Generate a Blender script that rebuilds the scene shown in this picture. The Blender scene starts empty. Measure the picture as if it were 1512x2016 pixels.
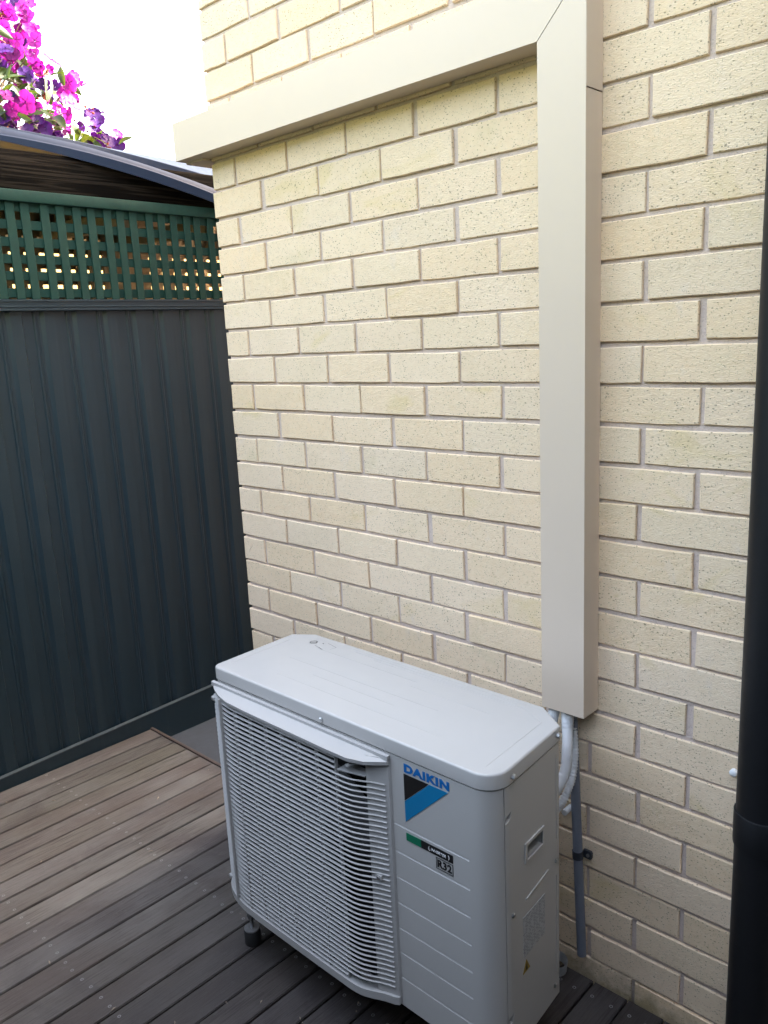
import bpy, bmesh, math, random
from mathutils import Vector, Matrix
R = math.radians
rnd = random.Random(11)
scene = bpy.context.scene
col = scene.collection

# ------------------------------------------------------------------ camera
# X runs along the brick wall, Y into the house, Z up; the deck is Z = 0
cam_d = bpy.data.cameras.new('camera'); cam = bpy.data.objects.new('camera', cam_d); col.objects.link(cam)
cam_d.sensor_fit = 'VERTICAL'; cam_d.sensor_height = 24.0; cam_d.lens = 24.0 * 1593.75 / 2016
cam_d.clip_start = 0.02; cam_d.clip_end = 3000
yaw, pit, rol = -.7656, -.2103, -.0491
fw = Vector((math.sin(yaw) * math.cos(pit), math.cos(yaw) * math.cos(pit), math.sin(pit)))
rt = Vector((math.cos(yaw), -math.sin(yaw), 0)); up = rt.cross(fw)
r2 = rt * math.cos(rol) + up * math.sin(rol); u2 = up * math.cos(rol) - rt * math.sin(rol)
cam.matrix_world = Matrix(((r2.x, u2.x, -fw.x, 2.2134), (r2.y, u2.y, -fw.y, -1.6058), (r2.z, u2.z, -fw.z, 1.621), (0, 0, 0, 1)))
scene.camera = cam

# ------------------------------------------------------------------ world, sun, exposure
SUN = Vector((.5, .75, .50)).normalized()
world = bpy.data.worlds.new('World'); scene.world = world; world.use_nodes = True
wn = world.node_tree.nodes; wl = world.node_tree.links
bg = wn['Background']; sky = wn.new('ShaderNodeTexSky'); sky.sky_type = 'NISHITA'; sky.sun_disc = False
sky.sun_elevation = math.asin(SUN.z); sky.sun_rotation = math.atan2(SUN.x, SUN.y)
sky.air_density = 1.0; sky.dust_density = 6.0; sky.ozone_density = 1.0
wb = wn.new('ShaderNodeMix'); wb.data_type = 'RGBA'; wb.blend_type = 'MULTIPLY'; wb.inputs[0].default_value = 1; wb.inputs[7].default_value = (1.20, 1.0, .79, 1)
wl.new(sky.outputs[0], wb.inputs[6]); wl.new(wb.outputs[2], bg.inputs[0]); bg.inputs[1].default_value = 0.15
sl = bpy.data.lights.new('sun', 'SUN'); so = bpy.data.objects.new('sun', sl); col.objects.link(so)
sl.energy = 3.0; sl.angle = R(.53); sl.color = (1, .94, .85); so.rotation_euler = SUN.to_track_quat('Z', 'Y').to_euler()
scene.view_settings.view_transform = 'Standard'; scene.view_settings.look = 'None'
scene.view_settings.gamma = 1; scene.view_settings.use_curve_mapping = False
scene.view_settings.exposure = 4.45
scene.render.engine = 'CYCLES'
scene.cycles.use_denoising = True
scene.cycles.max_bounces = 10; scene.cycles.diffuse_bounces = 6

# ------------------------------------------------------------------ materials
class N:
    def __init__(s, name):
        s.m = bpy.data.materials.new(name); s.m.use_nodes = True
        s.t = s.m.node_tree; s.b = s.t.nodes['Principled BSDF']; s.out = s.t.nodes['Material Output']
    def n(s, typ, **kw):
        x = s.t.nodes.new('ShaderNode' + typ)
        for k, v in kw.items():
            if k in x.inputs and not hasattr(x, k): x.inputs[k].default_value = v
            else: setattr(x, k, v)
        return x
    def l(s, a, b): s.t.links.new(a, b)
    def pos(s, scale=(1, 1, 1), rot=(0, 0, 0), kind='pos', off=None):
        if kind == 'pos': src = s.n('NewGeometry').outputs['Position']
        else: src = s.n('TexCoord').outputs['Object']
        m = s.n('Mapping'); m.inputs['Scale'].default_value = scale; m.inputs['Rotation'].default_value = rot
        s.l(src, m.inputs[0])
        if off is not None: s.l(off, m.inputs['Location'])
        return m.outputs[0]
    def noise(s, vec, scale, detail=4, rough=.5, dist=0):
        x = s.n('TexNoise'); x.inputs['Scale'].default_value = scale; x.inputs['Detail'].default_value = detail
        x.inputs['Roughness'].default_value = rough; x.inputs['Distortion'].default_value = dist
        if vec is not None: s.l(vec, x.inputs['Vector'])
        return x.outputs['Fac']
    def ramp(s, fac, stops):
        x = s.n('ValToRGB'); e = x.color_ramp.elements
        while len(e) < len(stops): e.new(.5)
        for i, (p, c) in enumerate(stops):
            e[i].position = p; e[i].color = (c, c, c, 1) if isinstance(c, (int, float)) else (*c, 1)
        s.l(fac, x.inputs[0]); return x.outputs[0]
    def mix(s, fac, a, b, mode='MIX'):
        x = s.n('Mix', data_type='RGBA', blend_type=mode)
        for i, v in ((0, fac), (6, a), (7, b)):
            if isinstance(v, (int, float)): x.inputs[i].default_value = v
            elif isinstance(v, tuple): x.inputs[i].default_value = (*v, 1)
            else: s.l(v, x.inputs[i])
        return x.outputs[2]
    def math(s, op, a, b=None, clamp=False):
        x = s.n('Math', operation=op, use_clamp=clamp)
        for i, v in ((0, a), (1, b)):
            if v is None: continue
            if isinstance(v, (int, float)): x.inputs[i].default_value = v
            else: s.l(v, x.inputs[i])
        return x.outputs[0]
    def bump(s, h, strength, dist):
        x = s.n('Bump'); x.inputs['Strength'].default_value = strength; x.inputs['Distance'].default_value = dist
        s.l(h, x.inputs['Height']); s.l(x.outputs[0], s.b.inputs['Normal'])
    def col(s, c):
        if isinstance(c, tuple): s.b.inputs['Base Color'].default_value = (*c, 1)
        else: s.l(c, s.b.inputs['Base Color'])
    def rough(s, r):
        if isinstance(r, (int, float)): s.b.inputs['Roughness'].default_value = r
        else: s.l(r, s.b.inputs['Roughness'])

def plain(name, c, rough=.5, metal=0, var=.06, scale=25, bump=0.0, spec=.5):
    m = N(name); v = m.pos()
    f = m.noise(v, scale, 5, .6)
    d = tuple(max(0, x * (1 - var * 2)) for x in c); b = tuple(min(1, x * (1 + var)) for x in c)
    m.col(m.mix(f, d, b)); m.rough(m.math('ADD', m.math('MULTIPLY', m.noise(v, scale * 3, 3), .12), rough - .06))
    m.b.inputs['Metallic'].default_value = metal; m.b.inputs['Specular IOR Level'].default_value = spec
    if bump: m.bump(m.noise(v, 350, 3), bump, .001)
    return m.m

def brick_material():
    m = N('cream_brick'); v = m.pos()
    rn = m.n('ObjectInfo').outputs['Random']
    base = m.ramp(rn, [(0, (.71, .535, .345)), (.22, (.735, .565, .385)), (.42, (.73, .575, .415)), (.58, (.75, .59, .415)), (.76, (.71, .56, .39)), (.88, (.69, .55, .40)), (1, (.745, .555, .355))])
    blot = m.ramp(m.noise(v, 7, 4, .6, .6), [(.42, 0), (.72, 1)])
    c = m.mix(m.math('MULTIPLY', blot, .38), base, (.63, .50, .325))
    stain = m.ramp(m.noise(m.pos((1, 1, 1.6)), 4.3, 5, .65, .4), [(.6, 0), (.75, 1)])
    c = m.mix(m.math('MULTIPLY', stain, .30), c, (.45, .41, .22))
    c = m.mix(m.ramp(m.noise(v, 60, 4, .6), [(.3, 0), (.75, .35)]), c, (.80, .69, .52))
    smear = m.math('MULTIPLY', m.ramp(m.noise(m.pos((1, 1, .6)), 11, 6, .7, .3), [(.60, 0), (.72, 1)]), .40)
    c = m.mix(smear, c, (.66, .565, .50))
    yel = m.math('MULTIPLY', m.ramp(m.noise(m.pos((1.2, 1, 2)), 3.1, 4, .6, .8), [(.60, 0), (.70, 1)]), .35)
    c = m.mix(yel, c, (.60, .47, .20))
    # dark pits: short dashes left by the wire cut
    warp = m.n('VectorMath', operation='ADD'); m.l(m.pos((125, 125, 210), (0, R(28), 0)), warp.inputs[0])
    nz = m.n('TexNoise'); nz.inputs['Scale'].default_value = 70; m.l(v, nz.inputs['Vector'])
    sc = m.n('VectorMath', operation='SCALE'); m.l(nz.outputs['Color'], sc.inputs[0]); sc.inputs['Scale'].default_value = 1.1
    m.l(sc.outputs[0], warp.inputs[1])
    vo = m.n('TexVoronoi'); vo.inputs['Scale'].default_value = 1.0; m.l(warp.outputs[0], vo.inputs['Vector'])
    sep = m.n('SeparateColor'); m.l(vo.outputs['Color'], sep.inputs[0])
    keep = m.math('GREATER_THAN', sep.outputs[0], .55)
    size = m.math('ADD', m.math('MULTIPLY', sep.outputs[1], .22), .10)
    pit = m.math('MULTIPLY', m.math('LESS_THAN', vo.outputs['Distance'], size), keep)
    c = m.mix(m.math('MULTIPLY', pit, .60), c, (.14, .115, .075))
    # fine grit
    vo2 = m.n('TexVoronoi'); vo2.inputs['Scale'].default_value = 260; m.l(v, vo2.inputs['Vector'])
    s2 = m.n('SeparateColor'); m.l(vo2.outputs['Color'], s2.inputs[0])
    grit = m.math('MULTIPLY', m.math('LESS_THAN', vo2.outputs['Distance'], .33), m.math('GREATER_THAN', s2.outputs[0], .72))
    c = m.mix(m.math('MULTIPLY', grit, .35), c, (.25, .21, .14))
    # damp soil splashed on the lowest course
    sx = m.n('SeparateXYZ'); m.l(v, sx.inputs[0])
    low = m.math('ADD', m.math('MULTIPLY', sx.outputs[2], -9), m.math('MULTIPLY', m.noise(v, 18, 5, .7), 1.7))
    c = m.mix(m.math('MULTIPLY', m.ramp(low, [(.35, 0), (.9, 1)]), .6), c, (.16, .13, .07))
    m.col(c); m.rough(.88); m.b.inputs['Specular IOR Level'].default_value = .25
    h = m.math('SUBTRACT', m.math('ADD', m.noise(v, 90, 5, .7), m.math('MULTIPLY', m.noise(m.pos((1, 1, 3)), 160, 3), .8)), m.math('MULTIPLY', pit, 1.1))
    m.bump(h, .85, .0022)
    return m.m

def mortar_material():
    m = N('mortar'); v = m.pos()
    c = m.mix(m.noise(v, 30, 5, .6), (.48, .385, .34), (.64, .535, .475))
    c = m.mix(m.ramp(m.noise(v, 240, 3), [(.55, 0), (.75, .5)]), c, (.25, .22, .2))
    sx = m.n('SeparateXYZ'); m.l(v, sx.inputs[0])
    low = m.math('ADD', m.math('MULTIPLY', sx.outputs[2], -7), m.math('MULTIPLY', m.noise(v, 18, 5, .7), 1.7))
    c = m.mix(m.math('MULTIPLY', m.ramp(low, [(.35, 0), (.9, 1)]), .7), c, (.12, .10, .06))
    m.col(c); m.rough(.95); m.b.inputs['Specular IOR Level'].default_value = .15
    m.bump(m.noise(v, 170, 5, .7), .9, .003); return m.m

def deck_material():
    m = N('weathered_decking')
    rn = m.n('ObjectInfo').outputs['Random']
    off = m.n('CombineXYZ'); m.l(m.math('MULTIPLY', rn, 37), off.inputs[0]); m.l(m.math('MULTIPLY', rn, 91), off.inputs[1])
    base = m.ramp(rn, [(0, (.070, .058, .054)), (.2, (.112, .097, .080)), (.4, (.078, .070, .076)), (.6, (.095, .088, .066)), (.8, (.072, .054, .048)), (1, (.085, .082, .090))])
    g = m.noise(m.pos((90, 5, 90), off=off.outputs[0]), 1, 6, .65, .5)
    c = m.mix(m.ramp(g, [(.3, .0), (.7, .75)]), base, (.135, .122, .112))
    g2 = m.noise(m.pos((260, 9, 260), off=off.outputs[0]), 1, 4, .6)
    c = m.mix(m.ramp(g2, [(.48, 0), (.62, .9)]), c, (.04, .03, .026))
    p = m.noise(m.pos((5, 2.2, 5), off=off.outputs[0]), 1, 5, .6, .5)
    c = m.mix(m.ramp(p, [(.42, 0), (.66, .8)]), c, (.150, .140, .134))
    p2 = m.noise(m.pos((1, 1, 1)), 2.6, 5, .62, .8)
    c = m.mix(m.ramp(p2, [(.48, 0), (.66, .75)]), c, (.045, .034, .036))
    p3 = m.noise(m.pos((3, 1.4, 3), off=off.outputs[0]), 1, 4, .6)
    c = m.mix(m.ramp(p3, [(.5, 0), (.7, .7)]), c, (.082, .062, .052))
    lichen = m.ramp(m.noise(m.pos((1, .45, 1)), 42, 6, .75), [(.58, 0), (.70, .6)])
    c = m.mix(lichen, c, (.15, .148, .14))
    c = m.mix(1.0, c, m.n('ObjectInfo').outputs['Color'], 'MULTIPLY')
    m.col(c); m.rough(m.math('ADD', m.math('MULTIPLY', g, .2), .52)); m.b.inputs['Specular IOR Level'].default_value = .45
    m.bump(m.math('ADD', g, m.math('MULTIPLY', g2, .9)), 1.0, .0022); return m.m

def timber_material():
    m = N('weathered_beam')
    w = m.n('TexNoise'); w.inputs['Scale'].default_value = 1.0; w.inputs['Detail'].default_value = 6; w.inputs['Distortion'].default_value = .9
    m.l(m.pos((30, 2.2, 70)), w.inputs['Vector'])
    g = w.outputs['Fac']
    c = m.ramp(g, [(.36, (.002, .0016, .0013)), (.5, (.0042, .0034, .0026)), (.60, (.018, .0145, .011)), (.75, (.013, .010, .008))])
    # one knot
    d = m.n('VectorMath', operation='DISTANCE'); m.l(m.pos((1, 1, 1.25)), d.inputs[0]); d.inputs[1].default_value = (-.86, .115, 2.283 * 1.25)
    k = m.ramp(d.outputs['Value'], [(0, 1), (.010, 1), (.016, 0)])
    c = m.mix(k, c, (.012, .010, .008))
    ringf = m.math('MULTIPLY', m.ramp(d.outputs['Value'], [(.012, 0), (.018, 1), (.034, 0)]), .6)
    c = m.mix(ringf, c, (.030, .024, .018))
    m.col(c); m.rough(.9); m.b.inputs['Specular IOR Level'].default_value = .08; m.bump(g, .8, .004); return m.m

def steel_material():      # painted fence steel with faint rain streaks and dust
    m = N('slate_blue_steel'); v = m.pos()
    c = m.mix(m.noise(v, 9, 5, .6), (.0090, .0205, .0275), (.0120, .0260, .0340))
    st = m.ramp(m.noise(m.pos((70, 70, 1.4)), 1, 5, .65, .3), [(.52, 0), (.74, .5)])
    c = m.mix(st, c, (.024, .037, .043))
    ds = m.ramp(m.noise(v, 160, 4, .7), [(.66, 0), (.76, .5)])
    c = m.mix(ds, c, (.06, .065, .065))
    m.col(c); m.rough(m.math('ADD', m.math('MULTIPLY', st, .25), .36)); m.bump(m.noise(v, 6, 3), .08, .004); return m.m

def leaf_material(name, c, tr, trf=.45):
    m = N(name); rn = m.n('ObjectInfo').outputs['Random']
    f = m.math('ADD', m.math('MULTIPLY', rn, .6), m.math('MULTIPLY', m.noise(m.pos(kind='obj'), 30, 3), .5))
    a = m.mix(f, tuple(x * .6 for x in c), tuple(min(1, x * 1.4) for x in c))
    m.col(a); m.rough(.5); m.b.inputs['Specular IOR Level'].default_value = .3
    t = m.n('BsdfTranslucent'); m.l(m.mix(f, tuple(x * .7 for x in tr), tr), t.inputs[0])
    mx = m.n('MixShader'); mx.inputs[0].default_value = trf
    m.l(m.b.outputs[0], mx.inputs[1]); m.l(t.outputs[0], mx.inputs[2]); m.l(mx.outputs[0], m.out.inputs[0]); return m.m

def print_material():      # the small print of the rating sticker
    m = N('sticker_print'); v = m.pos((1, 1, 1))
    b = m.n('TexBrick'); b.inputs['Scale'].default_value = 1; b.inputs['Brick Width'].default_value = .011; b.inputs['Row Height'].default_value = .0042
    b.inputs['Mortar Size'].default_value = .0013; b.offset = .37
    sx = m.n('SeparateXYZ'); m.l(v, sx.inputs[0]); cx = m.n('CombineXYZ'); m.l(sx.outputs[1], cx.inputs[0]); m.l(sx.outputs[2], cx.inputs[1]); m.l(cx.outputs[0], b.inputs['Vector'])
    f = m.math('MULTIPLY', m.math('SUBTRACT', 1.0, b.outputs['Fac']), m.ramp(m.noise(v, 85, 3, .6), [(.42, 0), (.5, 1)]))
    m.col(m.mix(m.math('MULTIPLY', f, .8), (.40, .41, .42), (.03, .04, .07))); m.rough(.35); return m.m

M = dict(
    brick=brick_material(), mortar=mortar_material(), deck=deck_material(), beam=timber_material(),
    duct=plain('cream_duct_enamel', (.60, .497, .395), .40, var=.02, scale=6, bump=.03),
    ac=plain('ivory_unit_enamel', (.43, .42, .402), .34, var=.025, scale=8, bump=.05),
    acg=plain('ivory_grille_plastic', (.40, .395, .385), .42, var=.03, scale=10),
    dark=plain('dark_cavity_metal', (.022, .023, .025), .7),
    fan=plain('grey_fan_plastic', (.12, .125, .13), .5),
    zinc=plain('zinc_plated_steel', (.55, .56, .57), .3, metal=1.0, var=.1),
    screw=plain('weathered_screw_steel', (.26, .26, .26), .45, metal=.5, var=.2, scale=90),
    rubber=plain('black_rubber', (.018, .018, .018), .75),
    blue=plain('logo_blue', (.0, .115, .36), .35, var=.01), cyan=plain('logo_cyan', (.0, .16, .34), .35, var=.01),
    black=plain('print_black', (.008, .008, .009), .35, var=.02), green=plain('print_green', (.0, .14, .07), .35, var=.02),
    white=plain('print_white', (.75, .76, .76), .4, var=.02), amber=plain('warning_amber', (.30, .20, .03), .4),
    printed=print_material(),
    sheet=steel_material(),
    latt=plain('green_stained_timber', (.0078, .041, .031), .7, var=.2, scale=28, bump=.3, spec=.25),
    roof=plain('blue_grey_roof_steel', (.011, .022, .047), .5, var=.06, scale=7, spec=.14),
    pipew=plain('white_insulation_wrap', (.68, .69, .70), .6, var=.05),
    conduit=plain('grey_conduit_plastic', (.17, .19, .235), .45, var=.08, scale=30),
    clip=plain('dark_saddle_plastic', (.03, .035, .045), .4),
    down=plain('black_downpipe_plastic', (.0035, .004, .0055), .5, var=.06),
    conc=plain('grey_concrete', (.042, .053, .066), .85, var=.2, scale=18, bump=.5),
    blocker=plain('dark_green_blocker', (.03, .045, .02), .95, var=.3, scale=2),
    lip=plain('pale_grey_steel_edge', (.055, .068, .075), .45),
    soil=plain('dry_soil_ground', (.12, .10, .075), .95, var=.2, scale=3),
    trim=plain('red_brown_edge_timber', (.06, .042, .034), .75, var=.25, scale=40, bump=.4),
    tan=plain('tan_raw_timber', (.19, .13, .058), .75, var=.15, scale=14, bump=.3),
    cream=plain('cream_render', (.20, .14, .045), .9, var=.06, scale=6),
    render=plain('grey_render', (.30, .29, .27), .9, var=.06, scale=5),
    petalm=leaf_material('magenta_petal', (.17, .008, .155), (.33, .014, .30), .42),
    petalp=leaf_material('purple_petal', (.030, .003, .085), (.06, .004, .13), .25),
    calyx=leaf_material('red_calyx', (.20, .035, .025), (.30, .07, .04), .4),
    leaf=leaf_material('green_leaf', (.022, .040, .014), (.085, .13, .010), .3),
    bark=plain('brown_bark', (.16, .11, .07), .9, var=.2, scale=40),
    debris=plain('dry_debris', (.30, .25, .19), .9, var=.25, scale=80),
)

# ------------------------------------------------------------------ mesh helpers
def put(name, me, mat, parent=None):
    o = bpy.data.objects.new(name, me); col.objects.link(o)
    if mat is not None and len(me.materials) == 0: me.materials.append(M[mat] if isinstance(mat, str) else mat)
    if parent is not None:
        o.parent = parent
        o.matrix_parent_inverse = Matrix.Translation(-parent.location)
    return o
def empty(name, loc, label=None, cat=None, group=None, kind=None):
    o = bpy.data.objects.new(name, None); col.objects.link(o); o.location = loc; o.empty_display_size = .1
    return tag(o, label, cat, group, kind)
def tag(o, label=None, cat=None, group=None, kind=None):
    if label: o['label'] = label
    if cat: o['category'] = cat
    if group: o['group'] = group
    if kind: o['kind'] = kind
    return o
def fin(bm, name, smooth=None):
    bmesh.ops.recalc_face_normals(bm, faces=bm.faces[:])
    me = bpy.data.meshes.new(name); bm.to_mesh(me); bm.free()
    if smooth:
        for p in me.polygons: p.use_smooth = True
        me.set_sharp_from_angle(angle=R(smooth))
    return me
def addbox(bm, x0, x1, y0, y1, z0, z1):
    v = [bm.verts.new(p) for p in ((x0, y0, z0), (x1, y0, z0), (x1, y1, z0), (x0, y1, z0), (x0, y0, z1), (x1, y0, z1), (x1, y1, z1), (x0, y1, z1))]
    for f in ((0, 3, 2, 1), (4, 5, 6, 7), (0, 1, 5, 4), (1, 2, 6, 5), (2, 3, 7, 6), (3, 0, 4, 7)): bm.faces.new([v[i] for i in f])
    return v
def box(name, x0, x1, y0, y1, z0, z1, mat, parent=None, bev=0, seg=2):
    bm = bmesh.new(); addbox(bm, x0, x1, y0, y1, z0, z1)
    if bev: bmesh.ops.bevel(bm, geom=bm.edges[:], offset=bev, segments=seg, affect='EDGES', profile=.5)
    return put(name, fin(bm, name, 40 if bev else None), mat, parent)
def addprism(bm, pts, axis, lo, hi):
    def P(a, b, h): return {'z': (a, b, h), 'y': (a, h, b), 'x': (h, a, b)}[axis]
    A = [bm.verts.new(P(a, b, lo)) for a, b in pts]; B = [bm.verts.new(P(a, b, hi)) for a, b in pts]; n = len(pts)
    bm.faces.new(A[::-1]); bm.faces.new(B)
    for i in range(n): bm.faces.new((A[i], A[(i + 1) % n], B[(i + 1) % n], B[i]))
    return A, B
def prism(name, pts, axis, lo, hi, mat, parent=None, bev=0, seg=2, smooth=35):
    bm = bmesh.new(); addprism(bm, pts, axis, lo, hi)
    if bev:
        es = [e for e in bm.edges if len(e.link_faces) == 2 and e.calc_face_angle(0) > R(30)]
        bmesh.ops.bevel(bm, geom=es, offset=bev, segments=seg, affect='EDGES', profile=.5)
    return put(name, fin(bm, name, smooth), mat, parent)
def frame_of(d):
    d = d.normalized(); a = Vector((0, 0, 1)) if abs(d.z) < .9 else Vector((1, 0, 0))
    u = d.cross(a).normalized(); return u, d.cross(u).normalized()
def addtube(bm, pts, rad, seg=10, cap=True):
    pts = [Vector(p) for p in pts]; rings = []; n = len(pts)
    u = None
    for i, p in enumerate(pts):
        d = (pts[min(i + 1, n - 1)] - pts[max(i - 1, 0)]).normalized()
        if u is None: u, v = frame_of(d)
        else: u = (u - d * u.dot(d)).normalized(); v = d.cross(u)
        r = rad(i / (n - 1)) if callable(rad) else rad
        rings.append([bm.verts.new(p + (u * math.cos(2 * math.pi * k / seg) + v * math.sin(2 * math.pi * k / seg)) * r) for k in range(seg)])
    for a, b in zip(rings, rings[1:]):
        for k in range(seg): bm.faces.new((a[k], a[(k + 1) % seg], b[(k + 1) % seg], b[k]))
    if cap: bm.faces.new(rings[0][::-1]); bm.faces.new(rings[-1])
def tube(name, pts, rad, mat, parent=None, seg=10, smooth=45, cap=True):
    bm = bmesh.new(); addtube(bm, pts, rad, seg, cap); return put(name, fin(bm, name, smooth), mat, parent)
def catmull(pts, n):
    P = [Vector(p) for p in pts]; P = [P[0] * 2 - P[1]] + P + [P[-1] * 2 - P[-2]]; out = []
    m = len(P) - 3
    for i in range(n + 1):
        t = i / n * m; k = min(int(t), m - 1); t -= k
        a, b, c, d = P[k:k + 4]
        out.append(.5 * ((2 * b) + (c - a) * t + (2 * a - 5 * b + 4 * c - d) * t * t + (3 * b - a - 3 * c + d) * t ** 3))
    return out
def copy_of(o, parent, delta=(0, 0, 0), name=None):
    c = o.copy(); col.objects.link(c); c.parent = parent; c.location = Vector(delta)
    c.matrix_parent_inverse = o.matrix_parent_inverse.copy()
    if name: c.name = name
    return c
def boolean(o, cutters):
    bm = bmesh.new()
    for c in cutters:
        if c[0] == 'box': addbox(bm, *c[1:])
        else: addprism(bm, *c[1:])
    me = fin(bm, 'cutter'); co = bpy.data.objects.new('cutter', me); col.objects.link(co)
    md = o.modifiers.new('b', 'BOOLEAN'); md.operation = 'DIFFERENCE'; md.object = co; md.solver = 'EXACT'; md.use_self = True
    dg = bpy.context.evaluated_depsgraph_get(); dg.update()
    nm = bpy.data.meshes.new_from_object(o.evaluated_get(dg)); o.modifiers.clear(); o.data = nm
    bpy.data.objects.remove(co); bpy.data.meshes.remove(me)
    nm.set_sharp_from_angle(angle=R(35))
def textmesh(name, s, w, h, x, y, z, mat, parent, bold=0.0, shear=0.0):
    """flat lettering in the XZ plane facing -Y; x, z = lower left corner"""
    cu = bpy.data.curves.new('t', 'FONT'); cu.body = s; cu.offset = bold; cu.shear = shear; cu.extrude = .02; cu.resolution_u = 3; cu.space_character = 1.0 + bold * 2.2
    t = bpy.data.objects.new('t', cu); col.objects.link(t)
    dg = bpy.context.evaluated_depsgraph_get(); dg.update()
    me = bpy.data.meshes.new_from_object(t.evaluated_get(dg)); bpy.data.objects.remove(t)
    xs = [v.co.x for v in me.vertices]; ys = [v.co.y for v in me.vertices]
    ax, ay = w / (max(xs) - min(xs)), h / (max(ys) - min(ys))
    for v in me.vertices: v.co = Vector((x + (v.co.x - min(xs)) * ax, y - v.co.z * .02, z + (v.co.y - min(ys)) * ay))
    me.materials.clear()
    return put(name, me, mat, parent)

# ------------------------------------------------------------------ the ground, the slab and added unseen blockers that shape the light
g = box('ground', -400, 400, -400, 400, -.60, -.40, 'soil'); tag(g, kind='structure')
c = box('concrete_slab', -3.2, .004, .037, 7, -.30, -.078, 'conc'); tag(c, kind='structure')
BLOCKER_H = 1.90
yw = box('rear_light_blocker', -4.5, 3.6, -2.02, -1.87, -.40, BLOCKER_H, 'sheet'); tag(yw, kind='structure')  # added unseen blocker behind the camera, cuts low sky light
yw2 = box('side_light_blocker', 2.62, 2.75, -1.86, -.10, -.40, 3.3, 'sheet'); tag(yw2, kind='structure')  # added unseen blocker on the right, dims light from that side

bm = bmesh.new(); rr_ = random.Random(4)
crest = [(-40 + 4 * i, 6.3 + rr_.uniform(-.6, .6)) for i in range(21)]
addprism(bm, [(-40, -.5)] + [(40, -.5)] + crest[::-1], 'y', -16, -9.5)
addprism(bm, [(-14, -.5), (1.0, -.5), (1.0, 4.8), (-2, 6.0), (-6, 6.2), (-10, 6.6), (-14, 6.2)], 'x', -10.5, -7.2)
fb = put('low_sky_blocker', fin(bm, 'low_sky_blocker'), 'blocker'); tag(fb, kind='structure')  # added unseen dark mass, hides low sky from the upper brickwork

# ------------------------------------------------------------------ the brick house
Z0, CH = 2.10, .085
house = empty('brick_house', (0, 0, -.40), 'cream wire-cut brick house wall with recessed pinkish mortar joints', 'house')
box('wall', .0065, 7.0, .0065, 7.5, -.40, 4.05, 'mortar', house)
box('roof', -.02, 7.05, -.02, 7.55, 4.05, 4.13, 'roof', house)
box('added_sun_blocker', .8, 7.0, .0, 7.4, 4.131, 5.6, 'mortar', house)  # added unseen block that keeps direct sun out of the yard
def brick_mesh(w, depth, seed, bm=None, at=(0, 0, 0)):
    r = random.Random(seed); own = bm is None
    if own: bm = bmesh.new()
    hgt = .0755; j = lambda a=.0014: r.uniform(-a, a)
    outl = [(0, 0), (w * .33, 0), (w * .68, 0), (w, 0), (w, hgt), (w * .66, hgt), (w * .35, hgt), (0, hgt)]
    cx, cz = w / 2, hgt / 2; tilt = j(.0012)
    ring0, ring1, ring2 = [], [], []
    for (a, b) in outl:
        a2, b2 = a + j(), b + j()
        s = .0018
        ring0.append(bm.verts.new((at[0] + a2 - s * (1 if a > cx else -1) * (a in (0, w)), at[1] + tilt * (a / w - .5) + j(.0003), at[2] + b2 - s * (1 if b > cz else -1))))
        ring1.append(bm.verts.new((at[0] + a2, at[1] + .0022, at[2] + b2)))
        ring2.append(bm.verts.new((at[0] + a, at[1] + depth, at[2] + b)))
    n = len(outl); bm.faces.new(ring0)
    for p, q in ((ring0, ring1), (ring1, ring2)):
        for k in range(n): bm.faces.new((p[k], q[k], q[(k + 1) % n], p[(k + 1) % n]))
    return fin(bm, 'brick') if own else None
full = [brick_mesh(.2298, .06, 100 + i) for i in range(9)]; half = [brick_mesh(.1098, .06, 200 + i) for i in range(5)]
for me in full + half: me.materials.append(M['brick'])
rest = bmesh.new()
for k in range(26, -24, -1):
    z = Z0 - CH * k + .0005; odd = k % 2
    row = [(0, .2298)] if odd else [(0, .1098)]
    x = .24 if odd else .12
    while x < 6.8: row.append((x, .2298)); x += .24
    shift = rnd.uniform(-.004, .004); dz = rnd.uniform(-.0012, .0012)
    for i, (x, w) in enumerate(row):
        dx = shift + rnd.uniform(-.0035, .0035) if i else rnd.uniform(-.002, .002)
        dy = rnd.uniform(-.0018, .0018)
        if k >= -7 and k <= 25 and x < 1.70:
            o = put('brick', rnd.choice(full if w > .2 else half), None, house)
            o.location = (x + dx, dy, z + dz + rnd.uniform(-.0008, .0008)); o.rotation_euler = (0, rnd.uniform(-.003, .003), 0)
        else:
            brick_mesh(w, .05, rnd.randrange(9999), rest, (x + dx, dy, z + dz))
ro = put('brickwork', fin(rest, 'brickwork'), 'brick', house); ro['kind'] = 'stuff'

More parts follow.
